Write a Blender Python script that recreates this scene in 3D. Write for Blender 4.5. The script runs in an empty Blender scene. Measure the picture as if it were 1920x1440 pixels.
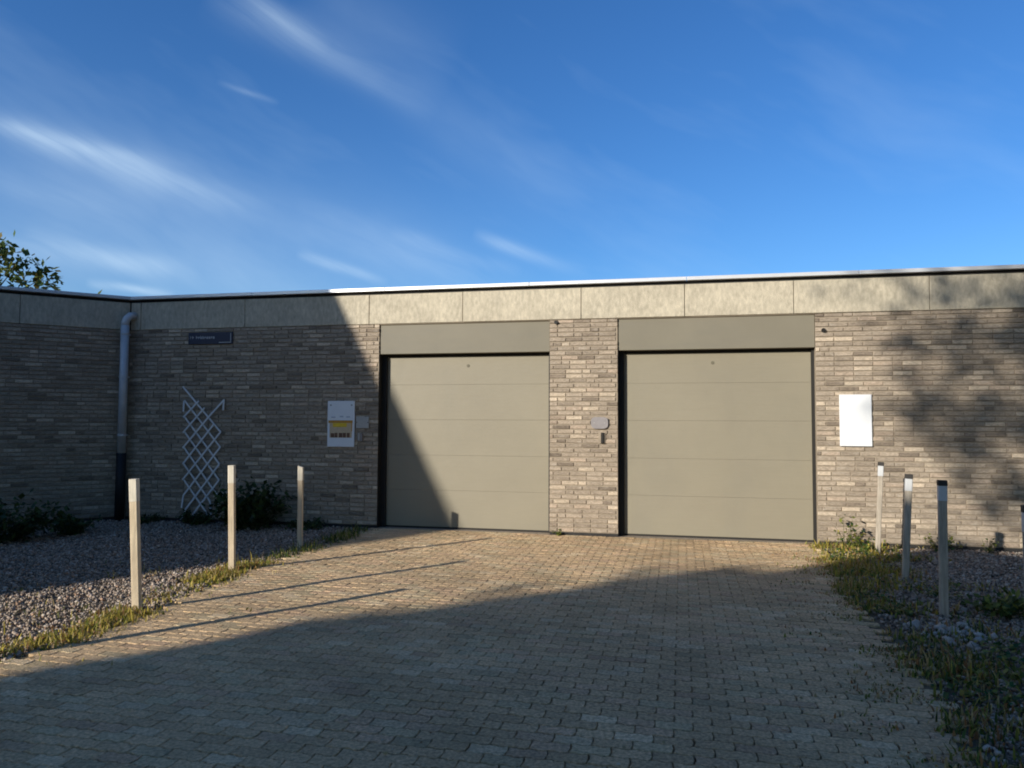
import bpy, math, random
import numpy as np
from mathutils import Matrix, Vector
random.seed(7); RNG = np.random.default_rng(11)
scene = bpy.context.scene
COL = scene.collection

# ------------------------------------------------------------------ camera
F_PX, PITCH, ROLL, EYE = 1429.154, 0.05036583, 0.00449168, 1.6
cd = bpy.data.cameras.new('camera'); cam = bpy.data.objects.new('camera', cd); COL.objects.link(cam)
cd.sensor_width = 36.0; cd.lens = 36.0 * F_PX / 1920.0; cd.clip_start = 0.05; cd.clip_end = 3000
cX = Vector((math.cos(ROLL), -math.sin(ROLL)*math.sin(PITCH), math.sin(ROLL)*math.cos(PITCH)))
cY = Vector((-math.sin(ROLL), -math.cos(ROLL)*math.sin(PITCH), math.cos(ROLL)*math.cos(PITCH)))
cF = Vector((0, math.cos(PITCH), math.sin(PITCH)))
m = Matrix.Identity(4)
for i in range(3):
    m[i][0], m[i][1], m[i][2] = cX[i], cY[i], -cF[i]
m[2][3] = EYE
cam.matrix_world = m
scene.camera = cam
scene.view_settings.view_transform = 'Standard'; scene.view_settings.look = 'None'
scene.view_settings.gamma = 1; scene.view_settings.exposure = 0.18
scene.view_settings.use_curve_mapping = False
scene.cycles.filter_width = 1.9
scene.cycles.max_bounces = 4; scene.cycles.diffuse_bounces = 3; scene.cycles.glossy_bounces = 2; scene.cycles.transmission_bounces = 2

# ------------------------------------------------------------------ sky and sun
SUN_AZ, SUN_EL = math.radians(49.0), math.radians(17.3)      # heading the light travels in (from +Y, clockwise), and its height
world = bpy.data.worlds.new('World'); scene.world = world; world.use_nodes = True
world.cycles.sampling_method = 'MANUAL'; world.cycles.sample_map_resolution = 256
NT = world.node_tree; NT.nodes.clear()
class G:
    """tiny helper around a node tree"""
    def __init__(s, nt): s.nt = nt
    def n(s, t, **kw):
        o = s.nt.nodes.new(t)
        for k, v in kw.items(): setattr(o, k, v)
        return o
    def l(s, a, b): s.nt.links.new(a, b)
    def put(s, sock, v):
        if hasattr(v, 'is_output'): s.l(v, sock)
        else: sock.default_value = v
    def math(s, op, a, b=None, c=None, clamp=False):
        o = s.n('ShaderNodeMath', operation=op); o.use_clamp = clamp
        s.put(o.inputs[0], a)
        if b is not None: s.put(o.inputs[1], b)
        if c is not None: s.put(o.inputs[2], c)
        return o.outputs[0]
    def noise(s, vec, scale, detail=4, rough=0.55, dist=0.0):
        o = s.n('ShaderNodeTexNoise'); s.put(o.inputs['Vector'], vec)
        o.inputs['Scale'].default_value = scale; o.inputs['Detail'].default_value = detail
        o.inputs['Roughness'].default_value = rough; o.inputs['Distortion'].default_value = dist
        return o.outputs['Fac']
    def ramp(s, fac, stops, interp='LINEAR'):
        o = s.n('ShaderNodeValToRGB'); s.put(o.inputs[0], fac); o.color_ramp.interpolation = interp
        e = o.color_ramp.elements
        while len(e) < len(stops): e.new(0.5)
        for el, (p, c) in zip(e, stops):
            el.position = p; el.color = (c, c, c, 1) if not hasattr(c, '__len__') else (*c[:3], 1)
        return o.outputs[0]
    def mix(s, fac, a, b, mode='MIX'):
        o = s.n('ShaderNodeMix', data_type='RGBA', blend_type=mode)
        s.put(o.inputs[0], fac)
        for sock, v in ((o.inputs[6], a), (o.inputs[7], b)):
            if hasattr(v, 'is_output'): s.l(v, sock)
            else: sock.default_value = (*v[:3], 1)
        return o.outputs[2]
    def comb(s, x, y, z=0.0):
        o = s.n('ShaderNodeCombineXYZ')
        for i, v in enumerate((x, y, z)): s.put(o.inputs[i], v)
        return o.outputs[0]
g = G(NT)
sky = g.n('ShaderNodeTexSky', sky_type='NISHITA'); sky.sun_disc = False
sky.sun_elevation = SUN_EL; sky.sun_rotation = SUN_AZ + math.pi
sky.altitude = 0; sky.air_density = 1.0; sky.dust_density = 0.8; sky.ozone_density = 3.0
SKY_STRENGTH = 0.114
bg = g.n('ShaderNodeBackground'); bg.inputs[1].default_value = SKY_STRENGTH
hs = g.n('ShaderNodeHueSaturation'); hs.inputs['Saturation'].default_value = 1.18; g.l(sky.outputs[0], hs.inputs['Color'])
g.l(g.mix(1.0, hs.outputs[0], (0.73, 0.97, 1.27), 'MULTIPLY'), bg.inputs[0])      # the deeper blue the phone camera records
# cirrus: wisps at fixed directions in the sky plus thin streaks everywhere (stereographic sky coordinates)
tc = g.n('ShaderNodeTexCoord'); sx = g.n('ShaderNodeSeparateXYZ'); g.l(tc.outputs['Generated'], sx.inputs[0])
den = g.math('MAXIMUM', g.math('ADD', sx.outputs[1], 1.0), 0.02)
Pc = g.math('DIVIDE', sx.outputs[0], den); Qc = g.math('DIVIDE', sx.outputs[2], den)
def pq(px, py):
    r = (cX * ((px-960)/F_PX) - cY * ((py-720)/F_PX) + cF).normalized()
    return r.x/(1+r.y), r.z/(1+r.y)
rot = math.radians(-27)
along = g.math('ADD', g.math('MULTIPLY', Pc, math.cos(rot)), g.math('MULTIPLY', Qc, math.sin(rot)))
across = g.math('SUBTRACT', g.math('MULTIPLY', Qc, math.cos(rot)), g.math('MULTIPLY', Pc, math.sin(rot)))
warp = g.noise(g.comb(Pc, Qc), 5.0, 3)
acr2 = g.math('ADD', across, g.math('MULTIPLY', warp, 0.05))
fib = g.noise(g.comb(g.math('MULTIPLY', along, 3.0), g.math('MULTIPLY', acr2, 34.0)), 1.6, 6, 0.6)
fib = g.ramp(fib, [(0.34, 0.2), (0.66, 1.0)])
soft = g.noise(g.comb(g.math('MULTIPLY', along, 6.0), g.math('MULTIPLY', acr2, 16.0)), 1.3, 4, 0.6)
soft = g.ramp(soft, [(0.3, 0.2), (0.7, 1.0)])
streaks = [((-60, 218), (540, 420), 32, .60, .8), ((-60, 222), (330, 326), 15, .34, .9), ((120, 285), (900, 520), 75, .17, .2),
           ((380, -25), (820, 205), 36, .30, .6), ((440, -30), (620, 95), 18, .24, .4), ((560, -30), (860, 130), 70, .18, .2), ((740, 140), (1090, 420), 60, .17, .5),
           ((885, 432), (1110, 518), 13, .42, .8), ((555, 483), (730, 532), 11, .62, .5), ((160, 532), (330, 560), 9, .6, .2),
           ((40, 444), (380, 520), 20, .3, .4), ((405, 146), (525, 198), 6, .22, 0), ((730, 430), (980, 508), 15, .22, .2), ((-40, 330), (300, 410), 40, .16, .3), ((-300, 440), (900, 560), 110, .26, .3), ((-60, 452), (330, 520), 22, .3, .4), ((520, 400), (1000, 540), 45, .14, 0), ((-500, 360), (1100, 560), 230, .17, .4)]
tot = None; veil = None
for (a, b, w, amp, fade) in streaks:
    pa, pb = pq(*a), pq(*b); cxm, cym = (pa[0]+pb[0])/2, (pa[1]+pb[1])/2
    hl = math.hypot(pb[0]-pa[0], pb[1]-pa[1])/2; th = math.atan2(pb[1]-pa[1], pb[0]-pa[0]); ww = w*0.8/F_PX/2
    dp = g.math('SUBTRACT', Pc, cxm); dq = g.math('ADD', g.math('SUBTRACT', Qc, cym - 0.0125), g.math('MULTIPLY', warp, -0.025))
    s = g.math('ADD', g.math('MULTIPLY', dp, math.cos(th)/hl), g.math('MULTIPLY', dq, math.sin(th)/hl))
    t = g.math('SUBTRACT', g.math('MULTIPLY', dq, math.cos(th)/ww), g.math('MULTIPLY', dp, math.sin(th)/ww))
    ms = g.math('SUBTRACT', 1.0, g.math('POWER', g.math('ABSOLUTE', s), 2.4), clamp=True)
    mt = g.math('EXPONENT', g.math('MULTIPLY', g.math('MULTIPLY', t, t), -0.9))
    fd = g.math('SUBTRACT', 1.0 - fade*0.45, g.math('MULTIPLY', s, fade*0.45), clamp=True)
    v = g.math('MULTIPLY', g.math('MULTIPLY', ms, mt), g.math('MULTIPLY', fd, amp))
    if w >= 60: veil = v if veil is None else g.math('ADD', veil, v)
    else: tot = v if tot is None else g.math('ADD', tot, v)
tex = g.math('MULTIPLY', g.math('ADD', g.math('MULTIPLY', fib, 0.85), g.math('MULTIPLY', soft, 0.25)), 0.86)
cl = g.math('ADD', g.math('MULTIPLY', tot, tex), g.math('MULTIPLY', veil, g.math('ADD', g.math('MULTIPLY', soft, 0.4), 0.16)))
thin = g.math('MULTIPLY', g.ramp(g.noise(g.comb(g.math('MULTIPLY', along, 2.2), g.math('MULTIPLY', acr2, 8.0)), 1.2, 5, 0.6), [(0.5, 0.0), (0.85, 1.0)]), 0.16)
cl = g.math('MULTIPLY', g.math('ADD', cl, thin), g.ramp(sx.outputs[2], [(0.0, 0.0), (0.02, 1.0)]), clamp=True)
bgc = g.n('ShaderNodeBackground'); bgc.inputs[0].default_value = (0.66, 0.84, 1.0, 1); bgc.inputs[1].default_value = 1.0
mx = g.n('ShaderNodeMixShader'); g.l(cl, mx.inputs[0]); g.l(bg.outputs[0], mx.inputs[1]); g.l(bgc.outputs[0], mx.inputs[2])
wo = g.n('ShaderNodeOutputWorld'); g.l(mx.outputs[0], wo.inputs[0])

sl = bpy.data.lights.new('sun', 'SUN'); sl.energy = 4.8; sl.angle = math.radians(0.55); sl.color = (1.0, 0.95, 0.87)
so = bpy.data.objects.new('sun', sl); COL.objects.link(so)
sdir = Vector((math.sin(SUN_AZ)*math.cos(SUN_EL), math.cos(SUN_AZ)*math.cos(SUN_EL), -math.sin(SUN_EL)))
so.rotation_euler = sdir.to_track_quat('-Z', 'Y').to_euler(); so.location = -sdir*60

# ------------------------------------------------------------------ helpers
TINT = np.array([1.0, 0.955, 0.86])    # base colours are warm: the daylight itself is nearly white
def new_mat(name, col=None, rough=0.8, var=0.0, vscale=3.0, bump=0.0, bscale=40.0, metal=0.0, attr=False, spec=0.3, grain=None, stain=None, two=0.0, warm=True):
    """procedural material; attr: colour from the mesh's own 'col' attribute times the noise"""
    mt = bpy.data.materials.new(name); mt.use_nodes = True; nt = mt.node_tree; g = G(nt)
    b = nt.nodes['Principled BSDF']; b.inputs['Roughness'].default_value = rough; b.inputs['Metallic'].default_value = metal
    b.inputs['Specular IOR Level'].default_value = spec
    geo = g.n('ShaderNodeNewGeometry'); pos = geo.outputs['Position']
    if attr:
        a = g.n('ShaderNodeAttribute', attribute_name='col'); c = a.outputs['Color']
    else:
        r = g.n('ShaderNodeRGB'); r.outputs[0].default_value = (col[0], col[1]*TINT[1], col[2]*TINT[2], 1) if warm else (*col, 1); c = r.outputs[0]
    if var:
        f = g.noise(pos, vscale, 5, 0.6)
        k = g.ramp(f, [(0.25, 1-var), (0.75, 1+var)])
        c = g.mix(1.0, c, k, 'MULTIPLY')
    if grain:                                  # fine grain: (scale vector, amount)
        mp = g.n('ShaderNodeMapping'); g.l(pos, mp.inputs[0]); mp.inputs['Scale'].default_value = grain[0]
        k = g.ramp(g.noise(mp.outputs[0], 1.0, 6, 0.65), [(0.3, 1-grain[1]), (0.7, 1+grain[1])])
        c = g.mix(1.0, c, k, 'MULTIPLY')
    if stain:                                  # (colour, scale vector, low, high, amount)
        mp = g.n('ShaderNodeMapping'); g.l(pos, mp.inputs[0]); mp.inputs['Scale'].default_value = stain[1]
        k = g.ramp(g.noise(mp.outputs[0], 1.0, 5, 0.6), [(stain[2], 0.0), (stain[3], stain[4])])
        c = g.mix(k, c, stain[0])
    g.l(c, b.inputs['Base Color'])
    if bump:
        bp = g.n('ShaderNodeBump'); bp.inputs['Strength'].default_value = bump; bp.inputs['Distance'].default_value = 0.01
        g.l(g.noise(pos, bscale, 5, 0.65), bp.inputs['Height']); g.l(bp.outputs[0], b.inputs['Normal'])
    if two:
        tr = g.n('ShaderNodeBsdfTranslucent'); g.l(c, tr.inputs[0]); ms = g.n('ShaderNodeMixShader'); ms.inputs[0].default_value = two
        out = nt.nodes['Material Output']; g.l(b.outputs[0], ms.inputs[1]); g.l(tr.outputs[0], ms.inputs[2]); g.l(ms.outputs[0], out.inputs[0])
    return mt

M = {}
M['brick'] = new_mat('brick', rough=0.9, attr=True, var=0.14, vscale=1.3, grain=((24, 24, 60), 0.34), bump=0.8, bscale=90, spec=0.15,
                     stain=((0.55, 0.48, 0.385), (6, 6, 20), 0.55, 0.80, 0.6))
M['mortar'] = new_mat('mortar', (0.335, 0.285, 0.23), 0.95, var=0.2, vscale=8, bump=0.5, bscale=150, spec=0.1)
M['concrete'] = new_mat('fascia_concrete', (0.53, 0.485, 0.395), 0.9, var=0.12, vscale=2.2, grain=((22, 22, 10), 0.22), bump=1.0, bscale=75, spec=0.15,
                        stain=((0.25, 0.235, 0.20), (9, 9, 1.1), 0.60, 0.85, 0.4))
M['coping'] = new_mat('coping_metal', (0.80, 0.80, 0.80), 0.35, warm=False, metal=0.35, var=0.05, vscale=4, spec=0.5)
M['shade_felt'] = new_mat('gap_shade_felt', (0.03, 0.03, 0.032), 0.9, var=0.2, vscale=5)  # near black, so the gap under the coping reads as shadow
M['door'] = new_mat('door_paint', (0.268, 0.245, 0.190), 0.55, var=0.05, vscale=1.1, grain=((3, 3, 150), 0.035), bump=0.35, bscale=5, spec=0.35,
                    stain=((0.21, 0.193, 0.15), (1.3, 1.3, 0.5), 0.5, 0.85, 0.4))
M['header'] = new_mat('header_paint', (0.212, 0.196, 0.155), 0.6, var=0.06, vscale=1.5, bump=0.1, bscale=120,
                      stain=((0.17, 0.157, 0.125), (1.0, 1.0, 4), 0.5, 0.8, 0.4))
M['frame'] = new_mat('door_frame_paint', (0.024, 0.023, 0.022), 0.6, var=0.1)
M['rubber_shade'] = new_mat('seal_and_shade_strip', (0.03, 0.028, 0.026), 0.8)  # bottom seal, and the painted shade strip at the door top
M['plinth'] = new_mat('plinth_bitumen', (0.035, 0.034, 0.034), 0.9, var=0.3, vscale=6, bump=0.3)
M['roof'] = new_mat('roof_surface', (0.09, 0.09, 0.09), 0.95, var=0.2, vscale=2)
M['paver'] = new_mat('paver_concrete', rough=0.92, attr=True, var=0.26, vscale=0.7, grain=((48, 48, 48), 0.46), bump=1.0, bscale=90, spec=0.15,
                     stain=((0.24, 0.215, 0.125), (1.7, 1.7, 1.7), 0.54, 0.8, 0.5))
M['sand'] = new_mat('joint_sand', (0.15, 0.125, 0.08), 0.95, var=0.4, vscale=9, bump=0.5, bscale=60)
M['soil'] = new_mat('soil', (0.15, 0.125, 0.092), 0.95, var=0.35, vscale=5, bump=0.8, bscale=35)
M['gravel'] = new_mat('gravel_stone', rough=0.85, attr=True, grain=((60, 60, 60), 0.2), spec=0.2)
M['grass'] = new_mat('grass_blade', rough=0.7, attr=True, spec=0.2, two=0.35)
M['leaf'] = new_mat('leaf', rough=0.55, attr=True, spec=0.3, two=0.3)
M['bark'] = new_mat('bark', (0.10, 0.08, 0.06), 0.95, var=0.3, vscale=9, bump=0.8, bscale=40)
M['stem'] = new_mat('plant_stem', (0.09, 0.10, 0.04), 0.8, var=0.2)
M['wood'] = new_mat('post_wood', (0.62, 0.52, 0.39), 0.85, var=0.14, vscale=5, grain=((45, 45, 3), 0.24), bump=0.35, bscale=70, spec=0.15,
                    stain=((0.38, 0.32, 0.25), (30, 30, 2), 0.55, 0.78, 0.6))
M['wood_grey'] = new_mat('post_wood_weathered', (0.42, 0.375, 0.32), 0.9, var=0.18, vscale=5, grain=((45, 45, 3), 0.3), bump=0.35, bscale=70, spec=0.15)
M['white_band'] = new_mat('reflective_white', (0.58, 0.575, 0.55), 0.5, warm=False, var=0.06, vscale=20)
M['pale_band'] = new_mat('worn_white_paint', (0.70, 0.655, 0.57), 0.7, var=0.1, vscale=20, grain=((45, 45, 5), 0.2))
M['cap'] = new_mat('post_cap_dark', (0.05, 0.047, 0.045), 0.7, var=0.2)
M['trellis'] = new_mat('trellis_paint', (0.74, 0.73, 0.70), 0.7, warm=False, grain=((60, 60, 60), 0.12), spec=0.2)
M['zinc'] = new_mat('zinc_pipe', (0.56, 0.56, 0.55), 0.5, warm=False, metal=0.2, var=0.12, vscale=6)
M['iron'] = new_mat('black_pipe', (0.018, 0.018, 0.02), 0.6, var=0.2)
M['sign_blue'] = new_mat('sign_enamel_blue', (0.012, 0.022, 0.055), 0.4, warm=False, spec=0.4)
M['sign_text'] = new_mat('sign_lettering', (0.42, 0.44, 0.47), 0.6)
M['board_white'] = new_mat('board_white', (0.80, 0.80, 0.78), 0.5, warm=False, var=0.025, vscale=6, spec=0.3)
M['print_orange'] = new_mat('print_orange', (0.55, 0.28, 0.05), 0.6, var=0.15, vscale=30)
M['print_yellow'] = new_mat('print_yellow', (0.85, 0.58, 0.05), 0.6, var=0.1, vscale=25)
M['print_cream'] = new_mat('print_cream', (0.62, 0.48, 0.33), 0.6, var=0.12, vscale=25)
M['print_brown'] = new_mat('print_brown', (0.16, 0.085, 0.055), 0.6, var=0.5, vscale=28)
M['print_grey'] = new_mat('print_grey', (0.46, 0.48, 0.52), 0.6, warm=False)
M['steel'] = new_mat('brushed_steel', (0.42, 0.42, 0.43), 0.5, metal=0.35, var=0.1, vscale=14)
M['plaque'] = new_mat('plaque_grey', (0.27, 0.255, 0.27), 0.6, var=0.12, vscale=20)
M['lock'] = new_mat('lock_metal', (0.15, 0.14, 0.105), 0.6)
M['black'] = new_mat('black_plastic', (0.02, 0.018, 0.016), 0.5)
M['render'] = new_mat('house_render', (0.42, 0.36, 0.30), 0.9, var=0.15, vscale=2, bump=0.3)
M['tile'] = new_mat('roof_tile', (0.20, 0.09, 0.06), 0.85, var=0.25, vscale=3)
M['glass'] = new_mat('window_glass', (0.03, 0.035, 0.04), 0.08, spec=0.6)

def mesh_obj(name, V, Fc, mat, parent=None, col=None, smooth=False, loc=None, rotz=None):
    """V (n,3), Fc list/array of faces (all the same size when an array); col per-face colours"""
    me = bpy.data.meshes.new(name)
    if isinstance(Fc, np.ndarray):
        V = np.asarray(V, np.float32); nf, k = Fc.shape
        me.vertices.add(len(V)); me.vertices.foreach_set('co', V.ravel())
        me.loops.add(nf*k); me.loops.foreach_set('vertex_index', Fc.astype(np.int32).ravel())
        me.polygons.add(nf); me.polygons.foreach_set('loop_start', (np.arange(nf)*k).astype(np.int32))
        me.update(calc_edges=True)
    else:
        me.from_pydata([tuple(v) for v in V], [], [tuple(f) for f in Fc])
    if col is not None:
        at = me.attributes.new('col', 'FLOAT_COLOR', 'FACE')
        c4 = np.ones((len(col), 4), np.float32); c4[:, :3] = np.asarray(col)*TINT; at.data.foreach_set('color', c4.ravel())
    if smooth: me.polygons.foreach_set('use_smooth', np.ones(len(me.polygons), bool))
    if mat is not None: me.materials.append(M[mat] if isinstance(mat, str) else mat)
    o = bpy.data.objects.new(name, me); COL.objects.link(o)
    if parent is not None: o.parent = parent
    if loc is not None: o.location = loc
    if rotz is not None: o.rotation_euler = (0, 0, rotz)
    return o
def link(name, me, parent=None, loc=(0, 0, 0), rot=(0, 0, 0), scale=None):
    o = bpy.data.objects.new(name, me); COL.objects.link(o); o.parent = parent; o.location = loc; o.rotation_euler = rot
    if scale: o.scale = scale
    return o
def tag(o, label=None, cat=None, group=None, kind=None):
    if label: o['label'] = label
    if cat: o['category'] = cat
    if group: o['group'] = group
    if kind: o['kind'] = kind
    return o
def empty(name, loc, rotz=0, label=None, cat=None, group=None):
    o = bpy.data.objects.new(name, None); COL.objects.link(o); o.location = loc; o.rotation_euler = (0, 0, rotz); o.empty_display_size = 0.2
    return tag(o, label, cat, group)
BOXF = [(0, 3, 2, 1), (4, 5, 6, 7), (0, 1, 5, 4), (1, 2, 6, 5), (2, 3, 7, 6), (3, 0, 4, 7)]
class MB:
    """collects shapes for one mesh"""
    def __init__(s): s.v = []; s.f = []
    def add(s, v, f):
        k = len(s.v); s.v += [tuple(p) for p in v]; s.f += [tuple(i+k for i in q) for q in f]; return s
    def box(s, x0, x1, y0, y1, z0, z1, ch=0.0):
        if ch <= 0:
            return s.add([(x0,y0,z0),(x1,y0,z0),(x1,y1,z0),(x0,y1,z0),(x0,y0,z1),(x1,y0,z1),(x1,y1,z1),(x0,y1,z1)], BOXF)
        # front (-y) edge chamfered
        v = [(x0,y0+ch,z0),(x1,y0+ch,z0),(x1,y0+ch,z1),(x0,y0+ch,z1),(x0+ch,y0,z0+ch),(x1-ch,y0,z0+ch),(x1-ch,y0,z1-ch),(x0+ch,y0,z1-ch),
             (x0,y1,z0),(x1,y1,z0),(x1,y1,z1),(x0,y1,z1)]
        f = [(4,5,6,7),(0,1,5,4),(1,2,6,5),(2,3,7,6),(3,0,4,7),(8,9,1,0),(9,10,2,1),(10,11,3,2),(11,8,0,3),(8,11,10,9)]
        return s.add(v, f)
    def tube(s, pts, rad, n=12, caps=True):
        pts = [Vector(p) for p in pts]; rad = rad if hasattr(rad, '__len__') else [rad]*len(pts)
        k = len(s.v); prev = None
        for i, p in enumerate(pts):
            d = (pts[min(i+1, len(pts)-1)] - pts[max(i-1, 0)]).normalized()
            if prev is None: a = d.orthogonal().normalized()
            else: a = (prev - d*prev.dot(d)).normalized()
            prev = a; b = d.cross(a)
            for j in range(n):
                t = 2*math.pi*j/n; s.v.append(tuple(p + (a*math.cos(t) + b*math.sin(t))*rad[i]))
        for i in range(len(pts)-1):
            for j in range(n):
                s.f.append((k+i*n+j, k+i*n+(j+1) % n, k+(i+1)*n+(j+1) % n, k+(i+1)*n+j))
        if caps:
            s.f.append(tuple(k+j for j in range(n))[::-1]); s.f.append(tuple(k+(len(pts)-1)*n+j for j in range(n)))
        return s
    def bar(s, a, b, w, y0, y1):
        """flat slat in the x-z plane from a to b, thickness y0..y1"""
        ax, az = a; bx, bz = b; l = math.hypot(bx-ax, bz-az); nx, nz = -(bz-az)/l*w/2, (bx-ax)/l*w/2
        q = [(ax+nx, az+nz), (ax-nx, az-nz), (bx-nx, bz-nz), (bx+nx, bz+nz)]
        return s.add([(x, y0, z) for x, z in q] + [(x, y1, z) for x, z in q], BOXF)
    def build(s, name, mat, parent=None, **kw): return mesh_obj(name, s.v, s.f, mat, parent, **kw)
def part_box(name, mat, parent, x0, x1, y0, y1, z0, z1, ch=0.0, **kw):
    return MB().box(x0, x1, y0, y1, z0, z1, ch).build(name, mat, parent, **kw)
def in_frame(p, pad=0.03):
    d = Vector(p) - Vector((0, 0, EYE)); f = d.dot(cF)
    if f < 0.3: return False
    return abs(d.dot(cX)/f) < 960/F_PX+pad and abs(d.dot(cY)/f) < 720/F_PX+pad

# ------------------------------------------------------------------ places
WALL_ANG = math.atan(-0.2229097)
U = Vector((math.cos(WALL_ANG), math.sin(WALL_ANG), 0)); N = Vector((-math.sin(WALL_ANG), math.cos(WALL_ANG), 0))
P0 = Vector((0, 11.17314, 0))
U_COR = -6.485
CORNER = P0 + U*U_COR
def wl(u): return u - U_COR                   # wall coordinate measured from the inner corner
def wpt(u, off=0.0, z=0.0): return P0 + U*u - N*off + Vector((0, 0, z))   # off: metres in front of the wall
LEFT_EDGE = [(-5.2, -3.0), (-4.6, 0.0), (-3.95, 3.2), (-3.42, 5.15), (-3.24, 5.58), (-3.08, 6.34), (-3.0, 7.3), (-2.93, 8.12), (-2.62, 9.26), (-2.3, 10.6), (-2.1, 11.62)]
RIGHT_EDGE = [(0.3, -3.0), (1.2, 0.6), (2.2, 3.64), (2.5, 4.37), (2.8, 5.48), (3.16, 7.13), (3.63, 8.72), (4.03, 10.16), (4.08, 10.28)]
def xl(y): return float(np.interp(y, [p[1] for p in LEFT_EDGE], [p[0] for p in LEFT_EDGE]))
def xr(y): return float(np.interp(y, [p[1] for p in RIGHT_EDGE], [p[0] for p in RIGHT_EDGE]))
def wall_off(x, y): return -((Vector((x, y, 0)) - P0).dot(N))            # >0 in front of the front wall
WING_L = 6.2
WD = -(U + N).normalized()                    # along the side wing, away from the corner
WN = (U - N).normalized()                     # out of the side wing wall
def wing_off(x, y): return (Vector((x, y, 0)) - CORNER).dot(WN)

# ------------------------------------------------------------------ ground, beds, driveway
tag(mesh_obj('ground', [(-700, -700, -0.07), (700, -700, -0.07), (700, 700, -0.07), (-700, 700, -0.07)], [(0, 1, 2, 3)], 'soil'), kind='structure')
def sheet(name, fn_x0, fn_x1, ys, mat, z, nx=2, bumpy=0.0):
    V = []; Fc = []
    for y in ys:
        a, b = fn_x0(y), fn_x1(y)
        for i in range(nx): V.append((a+(b-a)*i/(nx-1), y, z + (random.uniform(-1, 1)*bumpy)))
    for j in range(len(ys)-1):
        for i in range(nx-1): Fc.append((j*nx+i, j*nx+i+1, (j+1)*nx+i+1, (j+1)*nx+i))
    return mesh_obj(name, V, Fc, mat)
ys = list(np.arange(-3, 10.3, 0.5))
drive = tag(mesh_obj('driveway', [(x, y, -0.0145) for x, y in LEFT_EDGE[:-1]] + [tuple(wpt(-2.35, -0.0, -0.0145))] + [tuple(wpt(4.4, -0.0, -0.0145))] + [(x, y, -0.0145) for x, y in RIGHT_EDGE[::-1][1:]],
            [tuple(range(len(LEFT_EDGE)+len(RIGHT_EDGE)))[::-1]], 'sand'), kind='structure')
bedL = tag(sheet('gravel_bed', lambda y: -16, xl, list(np.arange(-3, 14.1, 0.4)), 'soil', -0.022, 40, 0.010), kind='structure')
bedR = tag(sheet('gravel_bed', xr, lambda y: 16, list(np.arange(-3, 12.1, 0.4)), 'soil', -0.022, 40, 0.010), kind='structure')

# interlocking pavers: rows run along the front wall
PL, PW, GAP = 0.198, 0.099, 0.0065
def paver_outline():
    """zigzag-sided block; long edges share one wave of period PL/2 so rows interlock at half offset"""
    a, b, gp = 0.0055, 0.008, GAP/2
    def wave(x): # trapezoid wave, period PL/2
        t = (x/(PL/2)) % 1.0
        return a*(1 if t < 0.35 else (1-(t-0.35)/0.15*2 if t < 0.5 else (-1 if t < 0.85 else -1+(t-0.85)/0.15*2)))
    xs = np.array([0, .35, .5, .85, 1.0, 1.35, 1.5, 1.85, 2.0])*(PL/2)
    bot = [(x, wave(x)) for x in xs]
    top = [(x, PW+wave(x)) for x in xs]
    pts = bot + [(PL+b, PW*0.5)] + top[::-1] + [(b, PW*0.5)]
    c = np.array([PL/2, PW/2]); P = np.array(pts) - c
    s = np.array([(PL-GAP)/PL, (PW-GAP)/PW]); return P*s
PO = paver_outline(); NPO = len(PO)
def paver_mesh(tilt):
    z = np.zeros(NPO)
    inset = PO*np.array([0.968, 0.935])
    V = np.concatenate([np.c_[PO, np.full(NPO, -0.05)], np.c_[PO, np.full(NPO, -0.004)], np.c_[inset, np.zeros(NPO)]])
    V[NPO:, 2] += V[NPO:, 0]*tilt[0] + V[NPO:, 1]*tilt[1]
    Fc = []
    for k in range(2):
        for j in range(NPO): Fc.append((k*NPO+j, k*NPO+(j+1) % NPO, (k+1)*NPO+(j+1) % NPO, (k+1)*NPO+j))
    half = NPO//2   # cap as fan of quads across the block
    cap = [2*NPO+j for j in range(NPO)]
    lo = cap[0:9]; hi = cap[10:19][::-1]
    Fc.append((lo[8], cap[9], hi[8]))
    for i in range(8): Fc.append((lo[i], lo[i+1], hi[i+1], hi[i]))
    Fc.append((lo[0], hi[0], cap[19]))
    return V, Fc
def paver_col():
    r = random.random()
    base = np.array([0.585, 0.425, 0.262])
    k = random.gauss(1.0, 0.09)
    if r < 0.12: base = np.array([0.61, 0.43, 0.28])
    elif r < 0.22: base = np.array([0.52, 0.41, 0.26])
    elif r < 0.28: base = np.array([0.64, 0.50, 0.33])
    return base*max(0.65, min(1.35, k))
variants = []
for i in range(36):
    V, Fc = paver_mesh((random.gauss(0, .007), random.gauss(0, .010)))
    variants.append((V, Fc, paver_col()))
pv_mesh = []
for V, Fc, c in variants:
    o = mesh_obj('paver', V, Fc, 'paver', col=[c]*len(Fc)); pv_mesh.append(o.data); bpy.data.objects.remove(o)
spots = []
for r in range(-152, 0):
    off = r*PW + PW*0.5 - 0.02
    for i in range(-68, 68):
        u = (i + (0.5 if r % 2 else 0.0))*PL
        p = P0 + U*u + N*off
        if p.y < -1.5: continue
        if p.y < 11.0 or u < -2 or u > 4: 
            if p.x < xl(p.y)+0.05 or p.x > xr(p.y)-0.02: continue
        if u < -2.25 or u > 4.15:
            if p.x < xl(p.y)+0.05 or p.x > xr(p.y)-0.02: continue
        spots.append((p, math.hypot(p.x, p.y)))
vis = sorted([s for s in spots if in_frame(s[0])], key=lambda s: s[1])
near = set(id(s) for s in vis[:300])
SV = []; SQ = []; ST = []; SC = []; STC = []; off = 0
ca, sa = math.cos(WALL_ANG), math.sin(WALL_ANG)
def settle(p):   # gently uneven paving
    return 0.003*math.sin(p.x*1.7+0.4)*math.cos(p.y*1.3) + 0.002*math.sin(p.y*3.1+p.x*2.3)
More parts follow.
